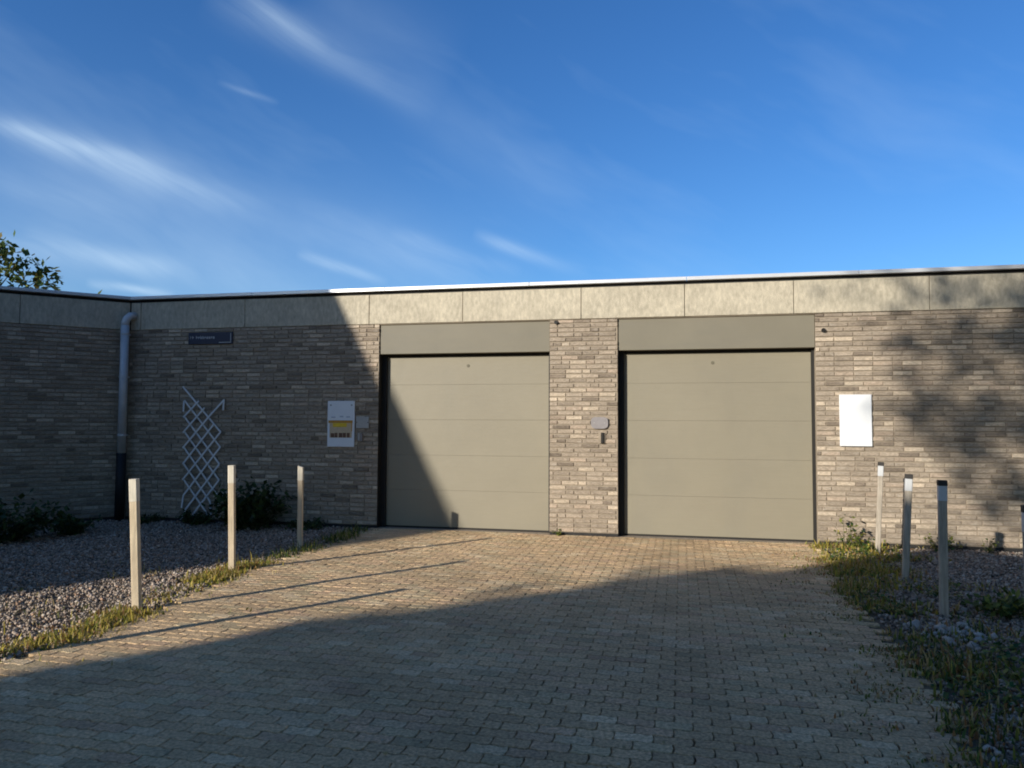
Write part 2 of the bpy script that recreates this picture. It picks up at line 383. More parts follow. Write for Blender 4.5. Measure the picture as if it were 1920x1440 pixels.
for s in spots:
    p = s[0]; k = random.randrange(len(variants)); z = settle(p) + random.gauss(0, .0011); flip = random.random() < .5
    if id(s) in near:
        link('paver', pv_mesh[k], drive, (p.x, p.y, z), (0, 0, WALL_ANG + random.gauss(0, .006)))
    else:
        V, Fc, c = variants[k]; a = WALL_ANG + random.gauss(0, .006); cc, ss = math.cos(a), math.sin(a)
        W = np.c_[V[:, 0]*cc - V[:, 1]*ss + p.x, V[:, 0]*ss + V[:, 1]*cc + p.y, V[:, 2] + z]
        SV.append(W); 
        for f in Fc:
            q = tuple(i+off for i in f); 
            SQ.append(q if len(q) == 4 else (q[0], q[1], q[2]))
        SC += [c]*len(Fc); off += len(V)
tag(mesh_obj('paving', np.concatenate(SV), SQ, 'paver', drive, col=np.array(SC)), kind='stuff')

# gravel
def stones(name, pts, sizes, mat, cols, parent=None):
    n = len(pts)
    cube = np.array([(-1,-1,-1),(1,-1,-1),(1,1,-1),(-1,1,-1),(-1,-1,1),(1,-1,1),(1,1,1),(-1,1,1)], float)*0.55
    V = cube[None] * (1 + RNG.uniform(-.38, .38, (n, 8, 3)))
    V[:, 4:, :2] *= RNG.uniform(.55, .95, (n, 1, 1))
    V *= sizes[:, None, None] * np.stack([RNG.uniform(.8, 1.35, n), RNG.uniform(.7, 1.1, n), RNG.uniform(.5, .85, n)], 1)[:, None, :]
    a = RNG.uniform(0, 2*math.pi, n); t = RNG.normal(0, .45, n)
    x, y, z = V[..., 0], V[..., 1], V[..., 2]
    y2 = y*np.cos(t)[:, None] - z*np.sin(t)[:, None]; z2 = y*np.sin(t)[:, None] + z*np.cos(t)[:, None]
    x3 = x*np.cos(a)[:, None] - y2*np.sin(a)[:, None]; y3 = x*np.sin(a)[:, None] + y2*np.cos(a)[:, None]
    W = np.stack([x3, y3, z2], -1) + pts[:, None, :]
    f = np.array(BOXF)[None] + (np.arange(n)*8)[:, None, None]
    o = mesh_obj(name, W.reshape(-1, 3), f.reshape(-1, 4), mat, parent, col=np.repeat(cols, 6, 0))
    return tag(o, kind='stuff')
def gravel_cols(n):
    g0 = RNG.uniform(.17, .37, n)[:, None]*np.array([1.05, .87, .74])
    w = RNG.random(n)
    g0[w < .12] = RNG.uniform(.34, .44, (int((w < .12).sum()), 1))*np.array([1.02, .9, .8])
    g0[w > .90] *= np.array([1.15, .92, .78])*.9
    g0[(w > .8) & (w < .9)] *= .5
    return g0*1.28
def scatter(n, x0, x1, y0, y1, ok):
    P = np.c_[RNG.uniform(x0, x1, n), RNG.uniform(y0, y1, n)]
    return P[np.array([ok(x, y) for x, y in P])]
okL = lambda x, y: x < xl(y)+0.02 and wing_off(x, y) > 0.06 and wall_off(x, y) > 0.06 and x > -0.75*y-1.2
okR = lambda x, y: x > xr(y)-0.05 and wall_off(x, y) > 0.05 and x < 0.72*y+1.0
P1 = scatter(120000, -9.5, -2.0, 2.0, 13.0, okL)
tag(stones('gravel', np.c_[P1, RNG.normal(-.010, .008, len(P1))], RNG.gamma(9, .0016, len(P1)), 'gravel', gravel_cols(len(P1))),
    'loose grey gravel filling the bed left of the driveway', 'gravel')
P2 = scatter(95000, 2.0, 8.6, 2.0, 10.6, okR)
P2 = P2[np.array([not (x < xr(y)+0.2*RNG.random()) for x, y in P2])]
tag(stones('gravel', np.c_[P2, RNG.normal(-.012, .008, len(P2))], RNG.gamma(9, .0018, len(P2)), 'gravel', gravel_cols(len(P2))),
    'loose grey gravel showing between weeds right of the driveway', 'gravel')

P4 = np.concatenate([np.c_[RNG.normal(x, .13, 70), RNG.normal(y, .16, 70)] for x, y in ((3.40, 5.95), (3.42, 4.55), (3.15, 4.2), (4.6, 6.2))])
tag(stones('rubble', np.c_[P4, RNG.normal(.004, .008, len(P4))], RNG.gamma(8, .0042, len(P4)), 'gravel', RNG.uniform(.34, .56, (len(P4), 1))*np.array([1, .95, .9])),
    'pale broken stones lying among the weeds right of the drive', 'stones')

# ------------------------------------------------------------------ garage building
Z_FB, Z_TOP = 3.095, 3.60          # fascia bottom, coping bottom
B = empty('garage_building', CORNER, WALL_ANG, 'low brown brick garage building with concrete fascia and two beige doors', 'building')
FRONT_LEN = wl(16.0)
D1 = (wl(-2.088), wl(0.562)); D2 = (wl(1.54), wl(4.20)); Z_HB = 2.635
front = MB()
def core(mb, segs):
    for x0, x1, z0, z1 in segs: mb.box(x0, x1, 0.010, 0.40, z0, z1)
core(front, [(-0.30, D1[0], -0.05, Z_FB), (D1[1], D2[0], -0.05, Z_FB), (D2[1], FRONT_LEN, -0.05, Z_FB), (D1[0], D1[1], 3.085, Z_FB), (D2[0], D2[1], 3.085, Z_FB)])
front_wall = front.build('front_wall', 'mortar', B)
WROT = math.radians(45)
wing_loc = (-WING_L*math.sqrt(.5), -WING_L*math.sqrt(.5), 0)
side = MB(); side.box(0, WING_L - 0.004, 0.010, 0.40, -0.05, Z_FB)
side_wall = side.build('side_wall', 'mortar', B, loc=wing_loc, rotz=WROT)

BL, BH, CO = 0.228, 0.0475, 0.0667
BASE = 0.045
def brick_col():
    r = random.random()
    if r < 0.12: b = np.array([0.54, 0.455, 0.365])*random.uniform(.82, 1.12)
    elif r < 0.20: b = np.array([0.42, 0.34, 0.275])*random.uniform(.8, 1.15)
    elif r < 0.30: b = np.array([0.23, 0.19, 0.155])*random.uniform(.8, 1.2)
    else: b = np.array([0.36, 0.302, 0.247])*random.uniform(.82, 1.17)
    return b
def layout(x0, x1, openings):
    out = []
    nc = int((Z_FB - BASE)/CO)
    for c in range(nc + 1):
        z0 = BASE + c*CO
        z1 = min(z0+BH, Z_FB-0.006)
        if z1 - z0 < 0.02: continue
        segs = [(x0, x1)]
        for a, b, zt in openings:
            if z0 < zt:
                new = []
                for s0, s1 in segs:
                    if b <= s0 or a >= s1: new.append((s0, s1)); continue
                    if a > s0: new.append((s0, a))
                    if b < s1: new.append((b, s1))
                segs = new
        for s0, s1 in segs:
            x = s0 - (BL+.012)*random.choice((0, .25, .5, .75, .5, 0))
            while x < s1:
                l = BL if random.random() > .12 else 0.108
                a, b = max(x, s0), min(x+l, s1)
                if b-a > 0.03: out.append((a+ (0 if a == s0 else .0), b, z0, z1))
                x += l + 0.012
    return out
all_bricks = []
for wall, mat, lst in ((front_wall, B.matrix_basis.copy(), layout(0.0, FRONT_LEN, [(D1[0], D1[1], 3.09), (D2[0], D2[1], 3.09)])),
                  (side_wall, None, layout(0.0, WING_L - 0.012, []))):
    M4 = Matrix.Translation(CORNER) @ Matrix.Rotation(WALL_ANG, 4, 'Z')
    if wall is side_wall: M4 = M4 @ Matrix.Translation(wing_loc) @ Matrix.Rotation(WROT, 4, 'Z')
    for (a, b, z0, z1) in lst:
        c = M4 @ Vector(((a+b)/2, 0, (z0+z1)/2))
        all_bricks.append([wall, a, b, z0, z1, in_frame(c, 0.0), (c - Vector((0, 0, EYE))).length])
full = sorted([q for q in all_bricks if q[5] and abs(q[2]-q[1]-BL) < 1e-6 and q[4]-q[3] > BH-1e-4], key=lambda q: q[6])
single = set(id(q) for q in full[:300])
def brick_vf(l, h, proud, tw):
    mb = MB(); mb.box(-l/2, l/2, -proud, 0.03, 0, h, 0.003)
    v = np.array(mb.v); v[:, 1] += v[:, 0]*tw; return v, mb.f
bm = []
for i in range(40):
    v, f = brick_vf(BL, BH, random.uniform(0.0, 0.006), random.gauss(0, .006))
    o = mesh_obj('brick', v, f, 'brick', col=[brick_col()]*len(f)); bm.append(o.data); bpy.data.objects.remove(o)
for wall in (front_wall, side_wall):
    V = []; Fc = []; C = []
    k = 0
    for q in all_bricks:
        if q[0] is not wall: continue
        _, a, b, z0, z1, _, _ = q
        if id(q) in single:
            link('brick', random.choice(bm), wall, ((a+b)/2, random.gauss(0, .001), z0 + random.gauss(0, .001)), (0, random.gauss(0, .003), 0))
            continue
        v, f = brick_vf(b-a, z1-z0, random.uniform(0.0, 0.006), random.gauss(0, .006))
        v = v + np.array([(a+b)/2, 0, z0]); V.append(v); Fc += [tuple(i+k for i in g_) for g_ in f]; k += len(v); C += [brick_col()]*len(f)
    tag(mesh_obj('brickwork', np.concatenate(V), Fc, 'brick', wall, col=np.array(C)), kind='stuff')

# plinth, fascia, coping, roof
for x0, x1 in ((0.0, D1[0]), (D1[1], D2[0]), (D2[1], FRONT_LEN)): part_box('plinth', 'plinth', B, x0, x1, 0.0, 0.02, -0.06, 0.036)
part_box('plinth', 'plinth', B, 0, WING_L-.02, 0.0, 0.02, -0.06, 0.036, loc=wing_loc, rotz=WROT)
joints = [wl(u) for u in (-6.50, -6.29, -4.379, -2.253, -0.758, 1.022, 2.48, 3.93, 5.62, 7.3, 9.0, 10.8, 12.6, 14.4, 16.0)]
joints[0] = 0.006
for a, b in zip(joints[:-1], joints[1:]):
    d = random.uniform(-.003, .003)
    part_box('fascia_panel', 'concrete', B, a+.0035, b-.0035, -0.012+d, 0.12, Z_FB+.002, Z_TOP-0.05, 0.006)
for i in range(4):
    a, b = WING_L-1.55*(i+1), WING_L-1.55*i-(.012 if i == 0 else 0)
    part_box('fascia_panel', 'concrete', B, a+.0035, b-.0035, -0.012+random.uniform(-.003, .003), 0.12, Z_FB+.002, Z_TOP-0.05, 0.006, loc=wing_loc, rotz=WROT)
part_box('fascia_backing', 'shade_felt', B, -0.2, FRONT_LEN, 0.03, 0.38, Z_FB+.004, Z_TOP-.002)  # its dark colour paints in the shadow line below the coping
part_box('fascia_backing', 'shade_felt', B, 0, WING_L-0.03, 0.03, 0.38, Z_FB+.004, Z_TOP-.002, loc=wing_loc, rotz=WROT)
# coping: lengths of bent metal butted end to end
for i in range(10):
    a, b = FRONT_LEN*i/10, FRONT_LEN*(i+1)/10
    if i == 0: a = -0.1
    part_box('coping', 'coping', B, a+.003, b-.003, -0.05, 0.42, Z_TOP, Z_TOP+0.052, 0.004)
for i in range(3):
    a, b = WING_L*i/3, WING_L*(i+1)/3 + (0.02 if i == 2 else 0)
    part_box('coping', 'coping', B, a+.003, b-.003, -0.05, 0.42, Z_TOP+.0015, Z_TOP+0.0535, 0.004, loc=wing_loc, rotz=WROT)
wx, wy = wing_loc[0], wing_loc[1]
MB().add([(FRONT_LEN, .41, Z_TOP-.03), (FRONT_LEN, 10, Z_TOP-.03), (-8, 10, Z_TOP-.03), (wx-4, wy+5, Z_TOP-.03), (wx-.3, wy+.3, Z_TOP-.03), (-.3, .41, Z_TOP-.03)], [(0, 1, 2, 3, 4, 5)]).build('roof', 'roof', B)
MB().add([(FRONT_LEN, .39, -.05), (FRONT_LEN, 10, -.05), (-8, 10, -.05), (wx-4, wy+5, -.05), (wx-.28, wy+.28, -.05),
          (FRONT_LEN, .39, Z_TOP-.03), (FRONT_LEN, 10, Z_TOP-.03), (-8, 10, Z_TOP-.03), (wx-4, wy+5, Z_TOP-.03), (wx-.28, wy+.28, Z_TOP-.03)],
         [(0, 1, 6, 5), (1, 2, 7, 6), (2, 3, 8, 7), (3, 4, 9, 8)]).build('rear_wall', 'render', B)

# sectional doors
DY = 0.17
for (x0, x1), eye_u in ((D1, wl(-0.718)), (D2, wl(2.858))):
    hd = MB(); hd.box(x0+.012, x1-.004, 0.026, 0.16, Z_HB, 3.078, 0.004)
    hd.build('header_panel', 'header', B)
    dr = MB(); dr.box(x0, x0+.078, 0.125, 0.38, 0.0, Z_HB-.002); dr.box(x1-.035, x1, 0.12, 0.38, 0.0, Z_HB-.002); dr.box(x0+.078, x1-.035, DY+.05, 0.38, 0.0, Z_HB-.002)
    door = dr.build('garage_door', 'frame', B)
    rv = MB(); rv.box(x0-.001, x0+.004, 0.004, 0.118, 0.0, Z_HB-.004); rv.build('door_jamb', 'frame', B)
    zs = [0.022, 0.572, 1.099, 1.636, 2.169, Z_HB-.038]
    part_box('top_shade_strip', 'rubber_shade', door, x0+.080, x1-.037, DY-.012, DY+.045, Z_HB-.037, Z_HB-.003)  # dark strip painting in the shade line under the header
    for a, b in zip(zs[:-1], zs[1:]):
        part_box('door_panel', 'door', door, x0+.080, x1-.037, DY+random.uniform(-.0012, .0012), DY+.045, a+.0006, b-.0006, 0.0016)
    part_box('bottom_seal', 'rubber_shade', door, x0+.080, x1-.037, DY+.006, DY+.04, -0.01, 0.0225)
    MB().tube([(eye_u, DY-.006, 2.452), (eye_u, DY+.004, 2.452)], [.022, .026], 14).build('lock_plate', 'lock', door)
    part_box('threshold', 'mortar', B, x0, x1, 0.0, 0.40, -0.06, -0.006)
for u, z in ((0.655, 3.055), (4.30, 2.86)):
    MB().tube([(wl(u), -.03, z), (wl(u), .02, z)], [.028, .026], 10).build('cable_plug', 'black', B)

# ------------------------------------------------------------------ things fixed to the wall (each its own)
def wall_thing(name, u, z, label, cat, group=None):
    return empty(name, wpt(u, 0.0, z), WALL_ANG, label, cat, group)
t = wall_thing('drain_pipe', U_COR, 0, 'grey zinc downpipe with black foot in the inner wall corner', 'downpipe')
px, py = 0.015, -0.150
MB().tube([(px, py, 1.06), (px, py, 3.16)], 0.064, 18).build('pipe', 'zinc', t, smooth=True)
MB().tube([(px, py, 3.15), (px-.003, py, 3.20), (px+.012, py+.02, 3.27), (px+.04, py+.06, 3.32), (px+.075, py+.14, 3.335)], 0.062, 16).build('elbow', 'zinc', t, smooth=True)
MB().tube([(px, py, -.02), (px, py, 1.075)], 0.074, 18).build('foot_pipe', 'iron', t, smooth=True)
for z in (1.35, 2.3, 3.0):
    b = MB().tube([(px, py, z), (px, py, z+.03)], 0.069, 18); b.box(px-.012, px+.012, py, py+.13, z+.004, z+.026); b.build('bracket', 'zinc', t)

t = wall_thing('street_sign', -4.983, 2.84, 'small dark blue name sign under the fascia above the trellis', 'sign')
part_box('plate', 'sign_blue', t, -0.40, 0.40, -0.022, -0.008, 0.0, 0.19, 0.003)
x = -0.365
for wi, n in enumerate((2, 9)):      # lettering too small to read in the photograph: strokes only
    mb = MB()
    for i in range(n):
        hh = 0.05 if (i == 0 or random.random() < .2) else 0.036; w = random.uniform(.022, .032)
        mb.box(x, x+.008, -.0245, -.0225, 0.085, 0.085+hh); mb.box(x+.008, x+w, -.0245, -.0225, 0.085 + random.choice((0, .014, .028)), 0.085 + 0.036); x += w+.012
    mb.build('lettering', 'sign_text', t); x += 0.03
mb = MB(); mb.box(0.16, 0.375, -.0245, -.0225, 0.016, 0.03); mb.box(0.363, 0.375, -.0245, -.0225, 0.03, 0.17); mb.build('corner_line', 'sign_text', t)

t = wall_thing('information_board', -2.688, 1.214, 'white board with yellow and brown picture left of the left door', 'board')
part_box('panel', 'board_white', t, -0.223, 0.223, -0.024, -0.008, 0, 0.704, 0.003)
pic = part_box('picture', 'print_cream', t, -0.185, 0.185, -0.0262, -0.0243, 0.14, 0.40)
part_box('picture_header', 'print_orange', pic, -0.205, 0.195, -0.0280, -0.0263, 0.365, 0.405)
part_box('picture_header', 'print_orange', pic, 0.172, 0.188, -0.0280, -0.0263, 0.24, 0.364)
MB().tube([(-.03, -.0280, 0.335), (-.03, -.0263, 0.335)], .034, 16).build('picture_sun', 'print_yellow', pic, ).scale = (1, 1, 1)
part_box('picture_field', 'print_yellow', pic, -0.13, 0.10, -0.0278, -0.0263, 0.305, 0.362)
for i in range(5):
    a = -0.165 + i*0.067; part_box('picture_figure', 'print_brown', pic, a, a+random.uniform(.045, .062), -0.0280, -0.0263, 0.142, 0.142+random.uniform(.055, .095))
for sx_ in (-.17, .175):
    MB().tube([(sx_, -.030, .64), (sx_, -.022, .64)], .014, 10).build('screw', 'steel', t)
for a, b, z in ((-.16, -.09, .445), (-.02, .04, .455), (.09, .15, .45)):
    part_box('small_print', 'print_grey', t, a, b, -.0262, -.0243, z, z+.018)
t = wall_thing('name_plate', -2.335, 1.50, 'small grey plate beside the picture board', 'plate')
part_box('plate', 'steel', t, -0.105, 0.105, -0.02, -0.008, 0, 0.178, 0.003)
for sx_ in (-.09, .09): MB().tube([(sx_, -.024, .09), (sx_, -.019, .09)], .007, 8).build('screw', 'black', t)
t = wall_thing('key_switch', -2.365, 1.312, 'narrow grey key switch on the wall under the small plate', 'switch')
part_box('housing', 'steel', t, -0.032, 0.0, -0.05, -0.006, 0, 0.118, 0.005); part_box('cover', 'plaque', t, 0.001, 0.034, -0.04, -0.006, -.01, 0.116, 0.004)

t = wall_thing('oval_plaque', 1.285, 1.515, 'rounded grey plaque on the brick pier between the doors', 'plaque')
mb = MB(); n = 28; pts = []
for i in range(n):
    a = 2*math.pi*i/n; rx, rz = .122, .084
    pts.append((rx*math.copysign(abs(math.cos(a))**.55, math.cos(a)), .084 + rz*math.copysign(abs(math.sin(a))**.6, math.sin(a))))
mb.add([(x_, -.030, z_) for x_, z_ in pts] + [(x_, -.006, z_) for x_, z_ in pts], [tuple(range(n))[::-1]] + [(i, (i+1) % n, n+(i+1) % n, n+i)[::-1] for i in range(n)])
mb.build('plate', 'plaque', t)
for sx_ in (-.075, .075): MB().tube([(sx_, -.035, .084), (sx_, -.029, .084)], .008, 8).build('screw', 'steel', t)
t = wall_thing('key_switch', 1.323, 1.31, 'small black switch on grey backing below the rounded plaque', 'switch')
part_box('back_plate', 'mortar', t, -0.055, 0.045, -0.012, -0.006, -.005, 0.155, 0.002); part_box('lever', 'black', t, -0.018, 0.024, -0.034, -0.0125, 0, 0.150, 0.004)

t = wall_thing('blank_notice_board', 4.684, 1.305, 'plain white notice board on the brick wall right of the doors', 'board')
part_box('panel', 'board_white', t, -0.199, 0.199, -0.026, -0.008, 0, 0.686, 0.003)
for sx_ in (-.17, .17):
    for z in (.04, .645): MB().tube([(sx_, -.030, z), (sx_, -.025, z)], .008, 8).build('screw', 'board_white', t)

# trellis
t = wall_thing('garden_trellis', -5.07, 0.0, 'broken white expanding lattice trellis leaning on the shaded brick wall', 'trellis')
def tp(px, py):        # drawing grid of the lattice, 4.174 units to a hand's breadth
    return (-5.4455 + (px/4.174 - 46)/ (421-346)*0.735 + 5.07, 2.156 - (py - 100)/4.174*0.00846)
back = [[(190, 100), (490, 460)], [(205, 210), (490, 580)], [(205, 335), (487, 712)], [(208, 455), (487, 838)], [(208, 580), (440, 905), (485, 965)],
        [(210, 712), (420, 1000), (432, 1108)], [(215, 838), (408, 1108)]]
fore = [[(320, 215), (203, 345)], [(365, 270), (203, 468)], [(515, 205), (410, 328), (205, 588)], [(440, 398), (208, 715)], [(492, 460), (210, 840)],
        [(492, 578), (220, 960), (208, 1060)], [(488, 712), (240, 1070), (205, 1155)], [(487, 838), (330, 1058), (295, 1110)], [(483, 955), (476, 1105)], [(206, 215), (203, 300)], [(513, 205), (508, 290)]]
for lst, y0 in ((back, -.030), (fore, -.042)):
    for pl in lst:
        mb = MB()
        pts_ = [tp(*q) for q in pl]
        for a, b in zip(pts_[:-1], pts_[1:]): mb.bar(a, b, 0.026, y0-.0095+random.uniform(-.001, .001), y0)
        mb.build('slat', 'trellis', t)

# ------------------------------------------------------------------ posts along both sides of the drive
def post(loc, h, lean, label, group, cap=False, w=0.064, band=0.19, rz=0.0, cut=0.0, wood='wood'):
    t = empty('wooden_post', loc, WALL_ANG + rz, label, 'post', group)
    t.rotation_euler = (lean[1], lean[0], WALL_ANG + rz)
    def seg(z0, z1, hw, ch=0.006, slope=0.0):
        mb = MB(); o_ = [(-hw+ch, -hw), (hw-ch, -hw), (hw, -hw+ch), (hw, hw-ch), (hw-ch, hw), (-hw+ch, hw), (-hw, hw-ch), (-hw, -hw+ch)]
        mb.add([(x, y, z0) for x, y in o_] + [(x, y, z1 - slope*(x+hw)) for x, y in o_], [tuple(range(8))[::-1], tuple(range(8, 16))] + [(i, (i+1) % 8, 8+(i+1) % 8, 8+i) for i in range(8)])
        return mb
    hw = w/2
    seg(-0.12, h-band, hw).build('shaft', wood, t)
    if cap:
        seg(h-band, h-.045, hw+.002).build('white_band', 'white_band', t)
        seg(h-.045, h, hw+.004, slope=cut).build('cap', 'cap', t)
    else:
        seg(h-band, h, hw+.0015, slope=cut).build('white_band', 'pale_band', t)
    return t
GL = 'posts along the left edge of the drive'; GR = 'posts along the right edge of the drive'
post((-3.17, 6.55, 0), 1.105, (-.050, 0), 'nearest sunlit wooden post with white top left of the drive', GL, rz=.30)
post((-2.99, 8.26, 0), 1.125, (-.026, 0), 'sunlit wooden post with white top standing before the dark shrub and trellis', GL, rz=.30)
post((-2.72, 9.90, 0), 1.03, (-.006, 0), 'wooden post half in shade nearest the left garage door', GL, rz=.30, cut=.35)
post((-3.64, 5.06, 0), 1.10, (-.02, 0), 'wooden post just beyond the left picture edge', GL)
post((-3.78, 4.02, 0), 1.10, (-.02, 0), 'second wooden post beyond the left picture edge', GL)
post((-4.02, 4.75, 0), 0.62, (0, 0), 'short wooden stub beyond the left picture edge', GL)
post((4.53, 9.52, 0), 1.13, (.052, 0), 'grey wooden post with dark cap nearest the wall below the blank board', GR, wood='wood_grey', rz=-.12, band=.17, cap=True, w=0.058)
post((4.09, 8.0, 0), 1.08, (.050, 0), 'middle grey wooden post right of the drive, with dark cap and white band', GR, wood='wood_grey', rz=-.12, band=.17, cap=True)
post((3.62, 6.46, 0), 1.13, (.008, 0), 'nearest grey wooden post right of the drive, with dark cap and white band', GR, wood='wood_grey', rz=-.12, band=.17, cap=True)
post((3.335, 4.95, 0), 1.08, (.0, 0), 'wooden post cut by the right picture edge', GR, wood='wood_grey', rz=-.12, band=.17, cap=True)

# ------------------------------------------------------------------ plants
def blades(pts, hts, cols, width=0.006, lean=0.5, name='grass', mat='grass', parent=None):
    n = len(pts); a = RNG.uniform(0, 2*math.pi, n); ln = np.abs(RNG.normal(0, lean, n))
    dx, dy = np.cos(a), np.sin(a); px_, py_ = -dy, dx
    w = width*RNG.uniform(.6, 1.4, n)
    def ring(fr, wf):
        h = hts*fr*np.cos(ln*fr*.8); r = hts*fr*np.sin(ln*fr)
        c = np.stack([pts[:, 0]+dx*r, pts[:, 1]+dy*r, pts[:, 2]+h], 1); o = np.stack([px_*w*wf, py_*w*wf, np.zeros(n)], 1)
        return c-o, c+o
    L = []
    for fr, wf in ((0, 1), (.55, .8), (1.0, .12)): L += list(ring(fr, wf))
    V = np.stack(L, 1).reshape(-1, 3)
    f = np.array([(0, 1, 3, 2), (2, 3, 5, 4)])[None] + (np.arange(n)*6)[:, None, None]
    return mesh_obj(name, V, f.reshape(-1, 4), mat, parent, col=np.repeat(cols, 2, 0))
def gcols(n, kinds):
    ks = np.array([k for k, _ in kinds]); p = np.array([w for _, w in kinds]); p = p/p.sum()
    return ks[RNG.choice(len(ks), n, p=p)]*RNG.uniform(.65, 1.35, (n, 1))
GREEN, DGREEN, YEL, STRAW, RUST = (.20, .23, .05), (.07, .12, .033), (.46, .38, .08), (.50, .40, .20), (.33, .18, .08)
def edge_pts(n, fx, y0, y1, sd, shift, patch):
    y = RNG.uniform(y0, y1, n); x = np.array([fx(v) for v in y]) + RNG.normal(shift, sd, n)
    k = np.array([patch(a, b) for a, b in zip(x, y)]); keep = RNG.random(n) < k
    return np.c_[x, y, np.full(n, -.012)][keep]
def pt(x, y, f=1.0, s=0.0): return 0.5 + 0.5*math.sin(x*2.3*f+s)*math.cos(y*1.9*f+s*1.7) + 0.25*math.sin(y*5.1*f+s)
E1 = edge_pts(24000, xl, 2.5, 8.9, .12, -.10, lambda x, y: max(.05, 1.25*pt(x, y, 1.6, .3)**2 if pt(x, y, 1.6, .3) > 0 else .05))
tag(blades(E1, RNG.gamma(4, .0095, len(E1)), gcols(len(E1), [(GREEN, 3), (YEL, 5), (STRAW, 2.5), (RUST, 1.4)]), .006, .9), 'yellow green grass fringe along the left drive edge', 'grass', kind='stuff')
E1b = edge_pts(2600, xl, 3.0, 9.2, .6, -.7, lambda x, y: max(0, pt(x, y, 1.7, 1)-.45))
tag(blades(E1b, RNG.gamma(4, .012, len(E1b)), gcols(len(E1b), [(GREEN, 2), (YEL, 2), (STRAW, 2)]), .006, .9), 'thin grass tufts scattered over the left gravel', 'grass', kind='stuff')
E1c = edge_pts(3000, xl, 9.0, 11.4, .10, -.05, lambda x, y: max(.1, pt(x, y, 1.3, .5)))
tag(blades(E1c, RNG.gamma(4, .015, len(E1c)), gcols(len(E1c), [(GREEN, 2), (DGREEN, 2), (STRAW, 1)]), .006, .8), 'shaded grass along the drive edge towards the left door', 'grass', kind='stuff')
def rpatch(x, y):
    d = x - xr(y)
    return max(.0, (1.1 if y > 7.4 else .75)*max(0, pt(x, y, 1.5, .7))**1.6 + (.25 if y > 7.4 else .08) - .5*abs(d-.25))
n = 33000; y = RNG.uniform(2.4, 10.25, n); x = np.array([xr(v) for v in y]) + RNG.gamma(2.2, .28, n) - .18
keep = RNG.random(n) < np.array([rpatch(a, b)*.9 for a, b in zip(x, y)])
E2 = np.c_[x, y, np.full(n, -.014)][keep]; E2 = E2[np.array([wall_off(a, b) > .03 for a, b in E2[:, :2]])]
cfar = gcols(len(E2), [(GREEN, 3), (YEL, 3.5), (STRAW, 2), (RUST, 1)]); cnear = gcols(len(E2), [(GREEN, 3), (DGREEN, 2.4), (YEL, 1), (RUST, 1.6), (STRAW, 2)])
sel = (RNG.random(len(E2)) < np.clip((E2[:, 1]-6.6)/2.2, 0, 1))[:, None]
tag(blades(E2, RNG.gamma(4, .0115, len(E2)), np.where(sel, cfar, cnear), .007, .9), 'patchy green and straw grass along the right drive edge', 'grass', kind='stuff')
n = 9000; y = RNG.uniform(2.6, 9.6, n); x = np.array([xr(v) for v in y]) - np.abs(RNG.normal(0, .28, n))
keep = RNG.random(n) < np.array([min(1, max(0, pt(a*1.3, b*1.3, 2.1, .4)-.25)) for a, b in zip(x, y)])
E3 = np.c_[x, y, np.full(n, -.003)][keep]
tag(blades(E3, RNG.gamma(3, .006, len(E3)), gcols(len(E3), [(GREEN, 2), (RUST, 2), (STRAW, 2), (DGREEN, 1)]), .006, 1.1, 'moss'), 'mossy stubble in the paving joints at the right edge', 'moss', kind='stuff')
n = 1500; y = RNG.uniform(2.6, 10.5, n); x = RNG.uniform(-3.4, 4.2, n)
L_ = np.c_[x, y, RNG.uniform(.002, .008, n)][np.array([xl(b)+.05 < a < xr(b) and RNG.random() < (.9 if a > xr(b)-.9 or a < xl(b)+.5 else .22) for a, b in zip(x, y)])]
# low leafy weeds (rosettes) in the beds: tiny leaves in one mass
def leaves(pts, size, cols, name, parent=None, flat=.7):
    n = len(pts); a = RNG.uniform(0, 2*math.pi, n); el = RNG.normal(0, flat, n)
    d = np.stack([np.cos(a)*np.cos(el), np.sin(a)*np.cos(el), np.sin(el)], 1)
    s = np.stack([-np.sin(a), np.cos(a), RNG.normal(0, .4, n)], 1); s /= np.linalg.norm(s, axis=1)[:, None]
    L = size[:, None]; w = L*RNG.uniform(.28, .42, (n, 1))
    V = np.stack([pts, pts+d*L*.5+s*w, pts+d*L, pts+d*L*.5-s*w], 1).reshape(-1, 3)
    f = (np.array([(0, 1, 2, 3)])[None] + (np.arange(n)*4)[:, None, None]).reshape(-1, 4)
    return mesh_obj(name, V, f, 'leaf', parent, col=cols)
tag(leaves(L_, RNG.uniform(.012, .035, len(L_)), gcols(len(L_), [(STRAW, 3), (RUST, 2), ((.55, .48, .36), 1.2)]), 'leaf_litter', None, .12), 'dry leaf litter strewn over the paving', 'leaves', kind='stuff')
ctr = RNG.uniform(0, 1, (30, 2)); P3 = []
for a, b in ctr:
    yy = 2.8 + b*7; xx = xr(yy) + .1 + abs(RNG.normal(0, .55)); m_ = RNG.integers(25, 90)
    P3.append(np.c_[RNG.normal(xx, .09, m_), RNG.normal(yy, .09, m_), np.abs(RNG.normal(0, .03, m_))])
P3 = np.concatenate(P3); P3 = P3[np.array([wall_off(a, b) > .05 and a > xr(b)-.1 for a, b in P3[:, :2]])]
tag(leaves(P3, RNG.uniform(.025, .06, len(P3)), gcols(len(P3), [(DGREEN, 3), (GREEN, 3), (YEL, .5), ((.03, .11, .035), 2)]), 'ground_cover', None, .4), 'low green weeds creeping over the right gravel', 'weeds', kind='stuff')

